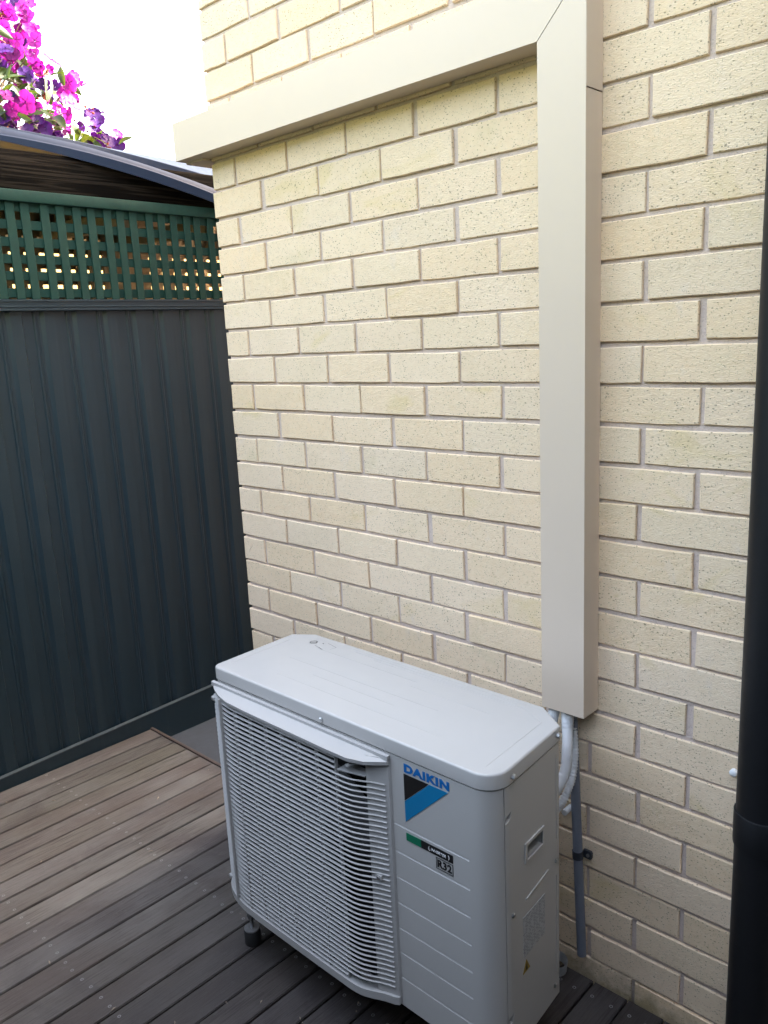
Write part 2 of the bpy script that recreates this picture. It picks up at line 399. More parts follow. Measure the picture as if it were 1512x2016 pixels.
# ------------------------------------------------------------------ deck
deck = empty('deck', (0, 0, -.40), kind='structure')
box('joist_frame', -.825, 4.0, -2.44, -.012, -.14, -.050, 'dark', deck)
gaps = [-.834, -.735 + .0] + [-.735 + .0928 * i for i in range(1, 12)]
while gaps[-1] < 1.33: gaps.append(gaps[-1] + .0955)
while gaps[-1] < 3.95: gaps.append(gaps[-1] + .0925)
screws = bmesh.new()
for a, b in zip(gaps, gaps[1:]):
    y1 = .019 if b < .004 else -.006
    bm = bmesh.new(); gp = .0021 + rnd.uniform(0, .0015); zz = rnd.uniform(-.0012, .0008)
    addbox(bm, a + gp, b - gp, -2.44, y1, -.024, zz)
    bmesh.ops.bevel(bm, geom=[e for e in bm.edges if abs(e.verts[0].co.y - e.verts[1].co.y) > 1 or (e.verts[0].co.z > -.01 and e.verts[1].co.z > -.01)], offset=.0022, segments=2, affect='EDGES')
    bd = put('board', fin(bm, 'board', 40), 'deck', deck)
    wz = min(1, max(0, (a + .15) / .75)); wv = 1.15 - .70 * wz + rnd.uniform(-.14, .14); wv *= .84; bd.color = (wv * (.95 + .05 * wz), wv * .97, wv * (.93 + .02 * wz), 1)   # boards darken towards the unit: falloff of light put into their colour
    for jy in ((-.055,) if b > .5 else ()) + (-.451, -.869, -1.287, -1.70):
        for sx in (a + .024, b - .024):
            cx, cy = sx + rnd.uniform(-.004, .004), jy + rnd.uniform(-.004, .004)
            ro_, ri = .0047, .0026
            r0 = [screws.verts.new((cx + ro_ * math.cos(t * math.pi / 5), cy + ro_ * math.sin(t * math.pi / 5), zz + .0006)) for t in range(10)]
            r1 = [screws.verts.new((cx + ri * math.cos(t * math.pi / 5), cy + ri * math.sin(t * math.pi / 5), zz + .0004)) for t in range(10)]
            for t in range(10): screws.faces.new((r0[t], r0[(t + 1) % 10], r1[(t + 1) % 10], r1[t]))
so_ = put('deck_screws', fin(screws, 'deck_screws'), 'screw', deck); so_['kind'] = 'stuff'
box('edge_trim', -.836, .003, .0205, .034, -.075, .004, 'trim', deck, .002)
# dry bits and petals lying on the boards
bm = bmesh.new(); r = random.Random(5)
for i in range(46):
    x, y = r.uniform(-.8, 1.0), r.uniform(-1.2, .0)
    if i < 18: x, y = r.uniform(.62, 1.0), r.uniform(-.85, -.55)
    s = r.uniform(.002, .0055); a = r.uniform(0, 6.28); l = r.uniform(1, 2.6)
    u = Vector((math.cos(a), math.sin(a), 0)) * s * l; v = Vector((-math.sin(a), math.cos(a), 0)) * s * .6
    p = Vector((x, y, .0015)); q = [bm.verts.new(p + t) for t in (-u, -v * .9 + Vector((0, 0, .0012)), u, v + Vector((0, 0, .0015)))]
    t = bm.verts.new(p + Vector((0, 0, .0035)))
    bm.faces.new(q[::-1])
    for k in range(4): bm.faces.new((q[k], q[(k + 1) % 4], t))
d = put('leaf_litter', fin(bm, 'leaf_litter'), 'debris'); tag(d, 'small pale dry leaf bits scattered over the deck boards', 'debris', kind='stuff')

# ------------------------------------------------------------------ steel fence
fence = empty('steel_fence', (-.87, 0, -.078), 'dark slate-blue ribbed steel fence with flat cap rail and plinth', 'fence')
PER = .1275; FX = -.858
def fence_profile(y0):     # one rib period, front line
    return [(y0 + .000, FX - .0095), (y0 + .040, FX - .0105), (y0 + .044, FX - .0060), (y0 + .052, FX - .0060), (y0 + .056, FX - .0105), (y0 + .068, FX - .0105), (y0 + .082, FX), (y0 + .1235, FX + .0005)]
for sh in range(-3, 4):
    ys = -.281 + sh * PER * 6; line = []
    for k in range(6): line += fence_profile(ys + k * PER)
    line.append((ys + 6 * PER + .002, FX - .0095 + .0006 * (sh % 2)))
    bm = bmesh.new()
    f0 = [bm.verts.new((x, y, -.07)) for y, x in line]; f1 = [bm.verts.new((x, y, 1.80)) for y, x in line]
    b0 = [bm.verts.new((x - .0012, y, -.07)) for y, x in line]; b1 = [bm.verts.new((x - .0012, y, 1.80)) for y, x in line]
    for k in range(len(line) - 1):
        bm.faces.new((f0[k], f0[k + 1], f1[k + 1], f1[k])); bm.faces.new((b0[k + 1], b0[k], b1[k], b1[k + 1]))
    put('sheet', fin(bm, 'sheet'), 'sheet', fence)
capx = -.832
prism('cap_rail', [(capx - .052, 1.784), (capx - .052, 1.826), (capx - .004, 1.826), (capx, 1.824), (capx, 1.818), (capx - .004, 1.8165), (capx - .004, 1.803), (capx - .001, 1.801), (capx - .001, 1.7985), (capx - .004, 1.797), (capx - .004, 1.793), (capx, 1.791), (capx, 1.786), (capx - .003, 1.784)], 'y', -2.4, 4.2, 'sheet', fence)
bm = bmesh.new()
addprism(bm, [(-2.4, -.20), (4.2, -.20), (4.2, .20), (-2.4, -.012)], 'x', -.853, -.8375)
put('plinth', fin(bm, 'plinth'), 'sheet', fence)
bm = bmesh.new()
addprism(bm, [(-2.4, -.0115), (4.2, .2005), (4.2, .2045), (-2.4, -.0075)], 'x', -.856, -.8350)
put('plinth_lip', fin(bm, 'plinth_lip'), 'lip', fence)

# ------------------------------------------------------------------ lattice screen on the fence
latt = empty('lattice_screen', (-.86, 0, 1.826), 'dark green timber lattice screen standing on the fence cap rail', 'lattice')
first = None
for i in range(-20, 30):
    y = -.273 + .0613 * i
    if first is None: first = box('upright_slat', -.861, -.852, -.016, .016, 1.827, 2.20, 'latt', latt, .0015, 1); first.location = (0, y, 0)
    else: copy_of(first, latt, (0, y + rnd.uniform(-.002, .002), 0)).rotation_euler = (rnd.uniform(-.004, .004), 0, 0)
for z in (2.154, 2.091, 2.030, 1.970, 1.911, 1.851): box('cross_slat', -.8715, -.8625, -1.55, 1.60, z - .0165 + rnd.uniform(-.001, .001), z + .0165, 'latt', latt, .0015, 1)
box('top_rail', -.874, -.838, -1.55, 1.60, 2.168, 2.209, 'latt', latt, .003)

# ------------------------------------------------------------------ neighbour's shelter behind the fence: beam, roof, rafters
shel = empty('garden_shelter', (-1.2, .2, -.40), 'weathered grey timber beam under a bent blue-grey ribbed metal roof', 'shelter')
box('beam', -.940, -.893, -1.7, 1.7, 2.219, 2.357, 'beam', shel, .004)
h = Vector((.18, .984, 0)).normalized(); w = Vector((-h.y, h.x, 0)); PR = Vector((-.78, .57, 0))
def cl(s, lo): return max(s, lo)
fL = lambda s: 2.219 - .286 * s - .096 * s * s
fA = lambda s: 2.260 - .310 * cl(s, -.95) - .149 * cl(s, -.95) ** 2 + (.01 * (cl(s, -.95) - s))
fA2 = lambda s: (2.293 - .275 * s - .094 * s * s) if s > -.55 else (2.293 + .275 * .55 - .094 * .3025 + .12 * (-.55 - s))
fS = lambda s: 2.467 - .091 * s - .024 * s * s
def sm(s, a, b): t = min(1, max(0, (s - a) / (b - a))); return t * t * (3 - 2 * t)
bm = bmesh.new(); rows = []
for i in range(61):
    s = -1.7 + i * 2.3 / 60
    a2, sl_ = fA2(s), fS(s); g_ = sl_ - a2; e = sm(s, -.5, -.05)
    prof = [(.012, fL(s) + .003), (0, fL(s)), (0, fA(s) - .006), (.006, fA(s)), (.020, fA(s) - .002), (.026, fA(s) + .4 * (a2 - fA(s))), (.048, a2), (.056, a2 - .003),
            (.075, a2 + .05 * g_ - .020 * e), (.160, a2 + .32 * g_ - .032 * e), (.166, a2 + .45 * g_), (.172, a2 + .475 * g_), (.190, a2 + .47 * g_), (.205, a2 + .52 * g_ - .004 * e),
            (.40, sl_), (.62, sl_ - .01), (.95, sl_ - .03)]
    rows.append([bm.verts.new(PR + h * s + w * o + Vector((0, 0, z))) for o, z in prof])
for a, b in zip(rows, rows[1:]):
    for k in range(len(a) - 1): bm.faces.new((a[k], a[k + 1], b[k + 1], b[k]))
rf = put('roof_sheet', fin(bm, 'roof_sheet', 30), 'roof', shel)
md = rf.modifiers.new('t', 'SOLIDIFY'); md.thickness = .0015; md.offset = -1
for i, y in enumerate((-.9, -.35, .22, .62, 1.15)):
    bm = bmesh.new(); addprism(bm, [(-.945, 2.13 - .01 * i), (-.945, 2.20 - .01 * i), (-2.6, 2.28), (-2.6, 2.21)], 'y', y, y + .045)
    put('rafter', fin(bm, 'rafter'), 'tan', shel)
for y in (-1.55, 1.55): box('post', -.98, -.90, y, y + .09, -.40, 2.21, 'beam', shel)
# raw timber lattice on the shelter's far side, sun behind it
far = empty('raw_timber_lattice', (-1.70, .3, -.40), 'tan raw timber lattice seen through the holes of the green lattice', 'lattice')
f1 = None
for i in range(-15, 24):
    y = .25 + .0725 * i
    if f1 is None: f1 = box('upright_slat', -1.705, -1.695, -.021, .021, -.40, 2.30, 'tan', far); f1.location = (0, y, 0)
    else: copy_of(f1, far, (0, y, 0))
for i in range(15): z = 1.15 + .073 * i; box('cross_slat', -1.717, -1.7065, -.85, 1.95, z, z + .045, 'tan', far)
box('top_board', -1.735, -1.7175, -.85, 1.95, 2.19, 2.36, 'tan', far)
nb = box('rendered_wall', -3.9, -3.7, -1.5, 5.5, -.40, 2.70, 'cream'); tag(nb, 'sunlit cream wall glowing through the holes of both lattices', 'wall')

# ------------------------------------------------------------------ pipe cover on the wall
duct = empty('pipe_cover', (1.28, 0, .745), 'cream enamel pipe cover running down the brick wall and off left round the corner', 'pipe cover')
dy = -.066; XL, XR = 1.226, 1.337; ZB, ZT = 2.193, 2.303; XE = -.094
t = .0016
bm = bmesh.new()    # vertical channel: front plate mitred at the top, two side flanges
mz = lambda x: ZB + (x - XL) * (ZT - ZB) / (XR - XL) - .0012
addprism(bm, [(XL, .745), (XR, .745), (XR, mz(XR)), (XL, mz(XL))], 'y', dy, dy + t)
addbox(bm, XL, XL + t, dy + t, -.001, .745, ZB - .001); addbox(bm, XR - t, XR, dy + t, -.001, .745, 2.084)
put('vertical_cover', fin(bm, 'vertical_cover'), 'duct', duct)
bm = bmesh.new()
mz2 = lambda x: ZB + (x - XL) * (ZT - ZB) / (XR - XL) + .0006
cells = [XE + (XL - .0006 - XE) * k / 9 for k in range(10)]
Fv = {}
def gv(x, y, z):
    key = (round(x, 5), round(y, 5), round(z, 5))
    if key not in Fv: Fv[key] = bm.verts.new((x, y, z))
    return Fv[key]
fyd, byd = dy - .0006, dy + .0012
for xa, xb in zip(cells, cells[1:]):
    bm.faces.new((gv(xa, fyd, ZB), gv(xb, fyd, ZB), gv(xb, fyd, ZT), gv(xa, fyd, ZT))); bm.faces.new((gv(xa, byd, ZT), gv(xb, byd, ZT), gv(xb, byd, ZB), gv(xa, byd, ZB)))
    bm.faces.new((gv(xa, fyd, ZT), gv(xb, fyd, ZT), gv(xb, byd, ZT), gv(xa, byd, ZT))); bm.faces.new((gv(xa, byd, ZB), gv(xb, byd, ZB), gv(xb, fyd, ZB), gv(xa, fyd, ZB)))
xe = cells[-1]; tri = [(xe, ZB), (XR, mz2(XR)), (XR, ZT), (xe, ZT)]
bm.faces.new([gv(x, fyd, z) for x, z in tri]); bm.faces.new([gv(x, byd, z) for x, z in tri[::-1]])
for (xa, za), (xb, zb) in zip(tri[:3], tri[1:]): bm.faces.new((gv(xa, fyd, za), gv(xa, byd, za), gv(xb, byd, zb), gv(xb, fyd, zb)))
bm.faces.new((gv(XE, fyd, ZB), gv(XE, fyd, ZT), gv(XE, byd, ZT), gv(XE, byd, ZB)))
addbox(bm, XE, XL - .001, dy + t, -.001, ZB, ZB + t); addbox(bm, XE, XR, dy + t, -.001, ZT - t, ZT)
addbox(bm, XE, XE + t, dy + t, .40, ZB + t, ZT - t)
put('horizontal_cover', fin(bm, 'horizontal_cover'), 'duct', duct)
bm = bmesh.new(); addbox(bm, XR - .0012, XR + .0008, dy + t, -.001, 2.0865, ZT - .002); put('elbow_flange', fin(bm, 'elbow_flange'), 'duct', duct)
box('corner_return', XE + .004, -.003, -.03, .60, ZB - .006, ZB + .09, 'duct', duct)

# ------------------------------------------------------------------ pipes and conduit under the cover
def corr(r, n, amp): return lambda f: r + amp * (1 if int(f * n * 2) % 2 else -1)
SH = Vector((-.008, .004, 0))
ps = empty('insulated_pipes', (1.28, -.06, .50), 'white ribbed insulated pipes hanging from the cover down behind the air conditioner', 'pipes')
A = catmull([(1.281, -.043, .80), (1.287, -.048, .74), (1.294, -.056, .70), (1.305, -.075, .655), (1.308, -.095, .60), (1.288, -.135, .545), (1.24, -.165, .52)], 140)
tube('supply_pipe', [p + SH for p in A], corr(.0125, 70, .0006), 'pipew', ps, 14, 70)
A = catmull([(1.283, -.041, .80), (1.290, -.047, .725), (1.293, -.053, .696)], 30)
tube('wrap_sleeve', [p + SH for p in A], corr(.0142, 12, .0006), 'pipew', ps, 14, 70)
B = catmull([(1.272, -.020, .80), (1.291, -.026, .70), (1.303, -.038, .62), (1.304, -.064, .555), (1.287, -.100, .50), (1.25, -.138, .475)], 150)
tube('ribbed_hose', [p + SH for p in B], corr(.0092, 48, .0008), 'pipew', ps, 12, 70)
Cc = catmull([(1.250, -.040, .80), (1.246, -.045, .73), (1.235, -.07, .66), (1.20, -.12, .58)], 90)
tube('return_pipe', Cc, corr(.0135, 45, .0006), 'pipew', ps, 12, 70)
cap = empty('pipe_end_cap', (1.277, -.045, .462), 'small white round plug behind the unit below the ribbed hose', 'plug')
tube('plug_body', [(1.277, -.052, .474), (1.277, -.020, .474)], .0075, 'pipew', cap, 12); tube('plug_stem', [(1.277, -.020, .474), (1.277, .004, .474)], .004, 'pipew', cap, 8)
cd = empty('grey_conduit', (1.309, -.02, .072), 'grey plastic conduit pipe on the brick wall right of the unit', 'conduit')
bm = bmesh.new()
addtube(bm, [(1.2785, -.021, .80), (1.309, -.021, .072)], .0118, 16, False); addtube(bm, [(1.2785, -.021, .80), (1.309, -.021, .072)], .0095, 16, False)
put('conduit_tube', fin(bm, 'conduit_tube', 50), 'conduit', cd)
bm = bmesh.new(); addtube(bm, [(1.2965, -.021, .363), (1.2974, -.021, .343)], .0136, 16); put('saddle_strap', fin(bm, 'saddle_strap', 50), 'clip', cd)
bm = bmesh.new(); addprism(bm, [(1.305, .342), (1.324, .341), (1.328, .346), (1.328, .359), (1.324, .364), (1.305, .363)], 'y', -.0085, -.002); sd = put('saddle_tab', fin(bm, 'saddle_tab'), 'clip', cd)
tube('screw', [(1.318, -.0115, .352), (1.318, -.008, .352)], .0042, 'zinc', sd, 10)
dr = empty('drain_ring', (1.246, -.034, 0), 'white plastic pipe stub on the deck behind the unit', 'pipe stub')
bm = bmesh.new()
ax = Vector((.25, -.30, 1)).normalized(); b0 = Vector((1.246, -.034, .004))
addtube(bm, [b0, b0 + ax * .042], .0235, 20, False); addtube(bm, [b0, b0 + ax * .042], .0205, 20, False)
put('pipe_stub', fin(bm, 'pipe_stub', 50), 'pipew', dr)

# ------------------------------------------------------------------ downpipe
dp = empty('downpipe', (1.739, -.075, 0), 'thick black round downpipe at the right edge of the brick wall', 'downpipe')
tube('pipe', [(1.739, -.075, .0), (1.739, -.075, 4.0)], .050, 'down', dp, 40)
tube('joint_collar', [(1.739, -.075, .600), (1.739, -.075, .605), (1.739, -.075, .672), (1.739, -.075, .674)], lambda f: .0535 if .1 < f < .9 else .0525, 'down', dp, 40)
box('wall_bracket', 1.70, 1.778, -.03, .0, 1.95, 1.98, 'down', dp)
wp = empty('wall_plug', (1.652, 0, .69), 'tiny white round wall plug on the bricks beside the downpipe', 'wall plug')
tube('plug_head', [(1.6560, -.004, .698), (1.6560, -.012, .698), (1.6560, -.014, .698)], lambda f: .0078 if f < .6 else .005, 'white', wp, 16)
tube('plug_shank', [(1.6560, .012, .698), (1.6560, -.004, .698)], .004, 'white', wp, 8)

# ------------------------------------------------------------------ air conditioner outdoor unit
ac = empty('air_conditioner', (.93, -.32, 0), 'ivory outdoor air conditioner unit with slatted grille standing on the deck', 'air conditioner')
def rounded(pts, rad):
    out = []
    n = len(pts)
    for i in range(n):
        p = Vector(pts[i]); a = Vector(pts[i - 1]) - p; b = Vector(pts[(i + 1) % n]) - p; r_ = rad[i]
        if r_ <= 0: out.append(tuple(p)); continue
        a.normalize(); b.normalize(); ang = a.angle(b); tl = r_ / math.tan(ang / 2)
        c_ = p + (a + b).normalized() * (r_ / math.sin(ang / 2)); p0 = p + a * tl - c_; p1 = p + b * tl - c_
        sw = p0.angle_signed(p1)
        for k in range(9):
            th = -sw * k / 8; q = Vector((p0.x * math.cos(th) - p0.y * math.sin(th), p0.x * math.sin(th) + p0.y * math.cos(th))); out.append(tuple(c_ + q))
    return out
ZB0, ZS, ZTOP = .138, .763, .800
bo = [(.4795, -.4815), (1.3885, -.4835), (1.3668, -.220), (1.2915, -.1665), (.529, -.162), (.4715, -.2025)]
body = prism('casing', rounded(bo, [.022, .050, .012, .01, .01, .012]), 'z', ZB0, ZS, 'ac', ac)
cut = [('box', .505, 1.070, -.60, -.405, .160, .748)]                                         # fan opening
for z in (.601, .5345, .4705, .406, .3415, .2785, .213): cut.append(('prism', [(-.50, z - .0045), (-.4836, z - .0035), (-.4797, z + .0008), (-.4797, z + .0016), (-.50, z + .0016)], 'x', 1.118, 1.322))
cut.append(('box', 1.36, 1.40, -.4475, -.4450, .139 - .02, .80))                               # seam of the side cover
cut.append(('prism', [(-.368, .565), (-.301, .565), (-.301, .598), (-.368, .598)], 'x', 1.345, 1.42))   # hand grip
cut.append(('prism', [(-.4445, .684), (-.430, .690), (-.424, .707), (-.4445, .697)], 'x', 1.360, 1.42))
cut.append(('prism', [(-.4445, .216), (-.432, .222), (-.426, .243), (-.4445, .232)], 'x', 1.360, 1.42))
boolean(body, cut)
# top plate
to = [(.4775, -.4835), (1.3905, -.4855), (1.369, -.218), (1.293, -.164), (.528, -.160), (.469, -.201)]
top = prism('top_plate', rounded(to, [.022, .050, .008, .008, .008, .008]), 'z', ZS + .004, ZTOP, 'ac', ac)
bm = bmesh.new(); bm.from_mesh(top.data)
bmesh.ops.bevel(bm, geom=[e for e in bm.edges if e.verts[0].co.z > ZTOP - .001 and e.verts[1].co.z > ZTOP - .001], offset=.005, segments=3, affect='EDGES', profile=.5)
bm.to_mesh(top.data); bm.free(); top.data.set_sharp_from_angle(angle=R(35))
for p in top.data.polygons: p.use_smooth = True
def strip(bm, a, b, wd, z0, z1):
    a, b = Vector(a), Vector(b); d = (b - a).normalized(); nrm = Vector((-d.y, d.x)) * wd / 2
    addprism(bm, [tuple(a + nrm), tuple(a - nrm), tuple(b - nrm), tuple(b + nrm)], 'z', z0, z1)
bm = bmesh.new()
for a, b in (((1.345, -.455), (1.330, -.232)), ((1.330, -.232), (1.268, -.197)), ((1.268, -.197), (.72, -.188)), ((.505, -.44), (.500, -.235))):
    strip(bm, a, b, .0022, ZTOP - .001, ZTOP + .0005)
for y, a, b in ((-.178, .70, 1.26), (-.2, .80, 1.22), (-.232, .62, .98), (-.262, .98, 1.22), (-.32, .60, 1.12), (-.36, .74, 1.02), (-.41, .66, 1.20)): strip(bm, (a, y), (b, y - .004), .0016, ZTOP - .001, ZTOP + .00035)
put('pressed_rib', fin(bm, 'pressed_rib'), 'ac', top)
bm = bmesh.new()       # printed warning on the top
cx, cy = .572, -.208
ring = [(math.cos(t * math.pi / 10), math.sin(t * math.pi / 10)) for t in range(20)]
for k in range(20):
    a, b = ring[k], ring[(k + 1) % 20]
    bm.faces.new([bm.verts.new((cx + q[0] * s_, cy + q[1] * s_, ZTOP + .0006)) for q, s_ in ((a, .0112), (b, .0112), (b, .0092), (a, .0092))])
for (a, b, wd) in (((cx - .007, cy - .006), (cx + .007, cy + .006), .002), ((.600, -.199), (.606, -.201), .003), ((.612, -.190), (.655, -.199), .0010), ((.592, -.222), (.634, -.231), .0010), ((.655, -.199), (.650, -.218), .0008), ((.612, -.226), (.632, -.231), .002)):
    a, b = Vector(a), Vector(b); d = (b - a).normalized(); nr = Vector((-d.y, d.x)) * wd / 2
    bm.faces.new([bm.verts.new((*q, ZTOP + .0006)) for q in (a + nr, a - nr, b - nr, b + nr)])
put('warning_print', fin(bm, 'warning_print'), 'black', top)
# fan and coil inside the opening
box('coil_panel', .507, 1.068, -.4075, -.4055, .162, .746, 'dark', ac)
bm = bmesh.new()
for q in ((.5055, .5085, .161, .747), (1.0665, 1.0695, .161, .747), (.509, 1.066, .1605, .1635), (.509, 1.066, .7445, .7475)): addbox(bm, q[0], q[1], -.4815, -.408, q[2], q[3])
put('dark_liner', fin(bm, 'dark_liner'), 'dark', ac)  # dark liner: shade inside the opening put into its colour
fan = tube('fan_hub', [(.795, -.445, .453), (.795, -.415, .453)], .05, 'fan', ac, 20)
for k in range(3):
    bm = bmesh.new(); g0 = []
    for ir in range(5):
        rr = .045 + ir * .046; line = []
        for ia in range(6):
            th = k * 2.094 + (ia / 5 - .5) * 1.35 + ir * .12
            line.append(bm.verts.new((.795 + rr * math.cos(th), -.43 - .022 * (ia / 5 - .5) * 2, .453 + rr * math.sin(th))))
        g0.append(line)
    for a, b in zip(g0, g0[1:]):
        for q in range(5): bm.faces.new((a[q], a[q + 1], b[q + 1], b[q]))
    bl = put('blade', fin(bm, 'blade', 60), 'fan', fan); md = bl.modifiers.new('t', 'SOLIDIFY'); md.thickness = .003
# grille
gr = empty('grille', (.80, -.51, .15)); gr.parent = ac; gr.matrix_parent_inverse = Matrix.Translation(-ac.location)
prof = [(.4735, -.440), (.4740, -.468), (.4800, -.486), (.4980, -.500), (.528, -.513), (.570, -.5225), (.62, -.5275), (.80, -.5290), (.95, -.5290), (1.00, -.5285), (1.03, -.5250), (1.052, -.5170), (1.070, -.5085), (1.088, -.5010), (1.107, -.4950)]
def depth_at(x): return .0068 if x < .95 else max(.0040, .0068 - (x - .95) * .04)
def offs(pf, d):      # move the profile towards the casing
    out = []
    for i, (x, y) in enumerate(pf):
        a = Vector(pf[max(i - 1, 0)]); b = Vector(pf[min(i + 1, len(pf) - 1)]); tn = (b - a).normalized(); nn = Vector((-tn.y, tn.x))
        k = d(x) if callable(d) else d; out.append((x + nn.x * k, y + nn.y * k))
    return out
def slat_mesh(pf, th=.0027):
    bm = bmesh.new(); inn = offs(pf, depth_at); mid = offs(pf, .0015); rings = []
    for p, m_, q in zip(pf, mid, inn): rings.append([bm.verts.new(v) for v in ((*m_, th / 2), (*p, th * .15), (*p, -th * .3), (*m_, -th * .55), (*q, -.0010), (*q, .0012))])
    for a, b in zip(rings, rings[1:]):
        for k in range(6): bm.faces.new((a[k], a[(k + 1) % 6], b[(k + 1) % 6], b[k]))
    bm.faces.new(rings[0][::-1]); bm.faces.new(rings[-1]); return fin(bm, 'slat', 40)
dense = [tuple(p)[:2] for p in catmull([(*p, 0) for p in prof], 34)]
sm_full = slat_mesh(dense); sm_full.materials.append(M['acg'])
sm_short = slat_mesh([p for p in dense if .49 < p[0] < 1.0]); sm_short.materials.append(M['acg'])
NS = 44
for i in range(NS):
    z = .1725 + i * .01295
    o = put('slat', sm_short if (i == 0 or i >= NS - 3) else sm_full, None, gr); o.location = (0, 0, z)
rd = prism('vertical_bar', [(.0, -.5265), (.0026, -.5265), (.0026, -.518), (.0, -.518)], 'z', .16, .742, 'acg', gr, smooth=None)
xs = [.555, .617, .678, .739, .800, .861, .922]
rd.location = (xs[0], 0, 0)
for x in xs[1:]: copy_of(rd, gr, (x, 0, 0))
prism('vertical_bar', [(.986, -.5262), (.9886, -.5260), (.9886, -.5175), (.986, -.5177)], 'z', .16, .742, 'acg', gr, smooth=None)
# frame bands: right flat band, left return, top visor, bottom lip
band = [p for p in dense if p[0] > 1.062]
band = [(1.0625, -.5085)] + band + [(1.1155, -.4925)]
bi = offs(band, .0035); bo2 = [(1.1175, -.4835), (1.0625, -.4835)]
prism('side_band', bi + bo2, 'z', .152, .752, 'acg', gr)
lf = [p for p in dense if p[0] < .486]
prism('left_return', offs(lf, .0085) + [(.486, -.478), (.4815, -.440)], 'z', .150, .75, 'dark', gr)  # dark instead of ivory: shade between the slats put into the colour
bm = bmesh.new()      # visor: sloping hood, deepest along the middle
vin = [(.480, -.462), (.483, -.4845), (.50, -.4855), (.54, -.4855), (.59, -.4855), (.69, -.4855), (.83, -.4855), (.97, -.4855), (1.03, -.4855), (1.074, -.4855), (1.117, -.4855)]
vout = [(.4745, -.466), (.4755, -.486), (.508, -.5035), (.545, -.5185), (.595, -.5305), (.69, -.5340), (.83, -.5355), (.97, -.5370), (1.035, -.5360), (1.076, -.5240), (1.117, -.4935)]
vz = [.750, .749, .7485, .748, .748, .748, .748, .748, .748, .748, .748]
R1 = [bm.verts.new((*p, .7540)) for p in vin]; R2 = [bm.verts.new((*p, z)) for p, z in zip(vout, vz)]
R3 = [bm.verts.new((p[0], p[1] + .001, z - .0085)) for p, z in zip(vout, vz)]; R4 = [bm.verts.new((*p, .741)) for p in vin]
for a, b in ((R1, R2), (R2, R3), (R3, R4), (R4, R1)):
    for k in range(len(a) - 1): bm.faces.new((a[k], a[k + 1], b[k + 1], b[k]))
bm.faces.new((R1[0], R2[0], R3[0], R4[0])); bm.faces.new((R1[-1], R4[-1], R3[-1], R2[-1]))
put('visor', fin(bm, 'visor', 40), 'acg', gr)
prism('visor_ridge', [(-.4935, .7490), (-.4935, .7600), (-.4845, .7605), (-.4845, .7490)], 'x', .4815, 1.117, 'acg', gr, .0015)
bot = offs(dense, -.003)
inner = offs(dense, .022)
prism('bottom_lip', bot + [(1.1165, -.492), (1.1165, -.484)] + inner[::-1], 'z', .1425, .1625, 'acg', gr)
pg = prism('catch_ledge', [(.994, -.5265), (1.0625, -.5095), (1.0625, -.486), (.994, -.486)], 'z', .7005, .7030, 'acg', gr, smooth=None)
tube('peg', [(1.045, -.486, .728), (1.020, -.5235, .717)], .0055, 'acg', pg, 12)
for (x, y, z) in ((.4925, -.499, .716), (.494, -.500, .186), (1.083, -.5035, .462)):
    s_ = box('catch', x - .008, x + .008, y - .0015, y + .014, z - .006, z + .006, 'acg', gr, .002)
    tube('screw', [(x, y - .0035, z), (x, y, z)], .0035, 'zinc', s_, 8)
# lettering and stickers on the front panel
fy = -.4839
lg = textmesh('brand_lettering', 'DAIKIN', .121, .0195, 1.156, fy, .735, 'blue', ac, bold=.050)
def flat(name, pts, mat, par, y=fy, th=.0005): return prism(name, pts, 'y', y - th, y + .0004, mat, par, smooth=None)
flat('logo_black_triangle', [(1.1545, .7305), (1.2225, .7305), (1.1545, .668)], 'black', ac)
flat('logo_blue_band', [(1.2245, .7305), (1.2735, .7305), (1.1545, .6185), (1.1545, .6665)], 'cyan', ac)
st = flat('inverter_strip', [(1.196, .5745), (1.2805, .5745), (1.2805, .5925), (1.196, .5925)], 'black', ac)
flat('green_strip', [(1.1545, .5745), (1.1957, .5745), (1.1957, .5925), (1.1545, .5925)], 'green', ac)
textmesh('inverter_lettering', 'INVERTER', .0400, .0062, 1.2225, fy - .0008, .5798, 'white', st, bold=.0, shear=.25)
for sgn, cx in ((-1, 1.2215), (1, 1.2665)):
    pts = []
    for k in range(9): a = (k / 8 - .5) * 2.2; pts.append((cx + sgn * .0055 * math.cos(a), .5832 + .0062 * math.sin(a)))
    for k in range(8, -1, -1): a = (k / 8 - .5) * 2.2; pts.append((cx + sgn * (.0055 * math.cos(a) - .0018 * math.cos(a * 1.3)), .5832 + .0060 * math.sin(a)))
    flat('swoosh', pts, 'white', st, fy - .0008)
bm = bmesh.new()
for q in ((1.2355, 1.2800, .5450, .5461), (1.2355, 1.2800, .5698, .5709), (1.2355, 1.2366, .5461, .5698), (1.2789, 1.2800, .5461, .5698)): addbox(bm, q[0], q[1], fy - .0006, fy + .0003, q[2], q[3])
bx = put('refrigerant_frame', fin(bm, 'refrigerant_frame'), 'black', ac)
textmesh('refrigerant_lettering', 'R32', .0375, .0180, 1.2390, fy, .5490, 'black', bx, bold=.03)
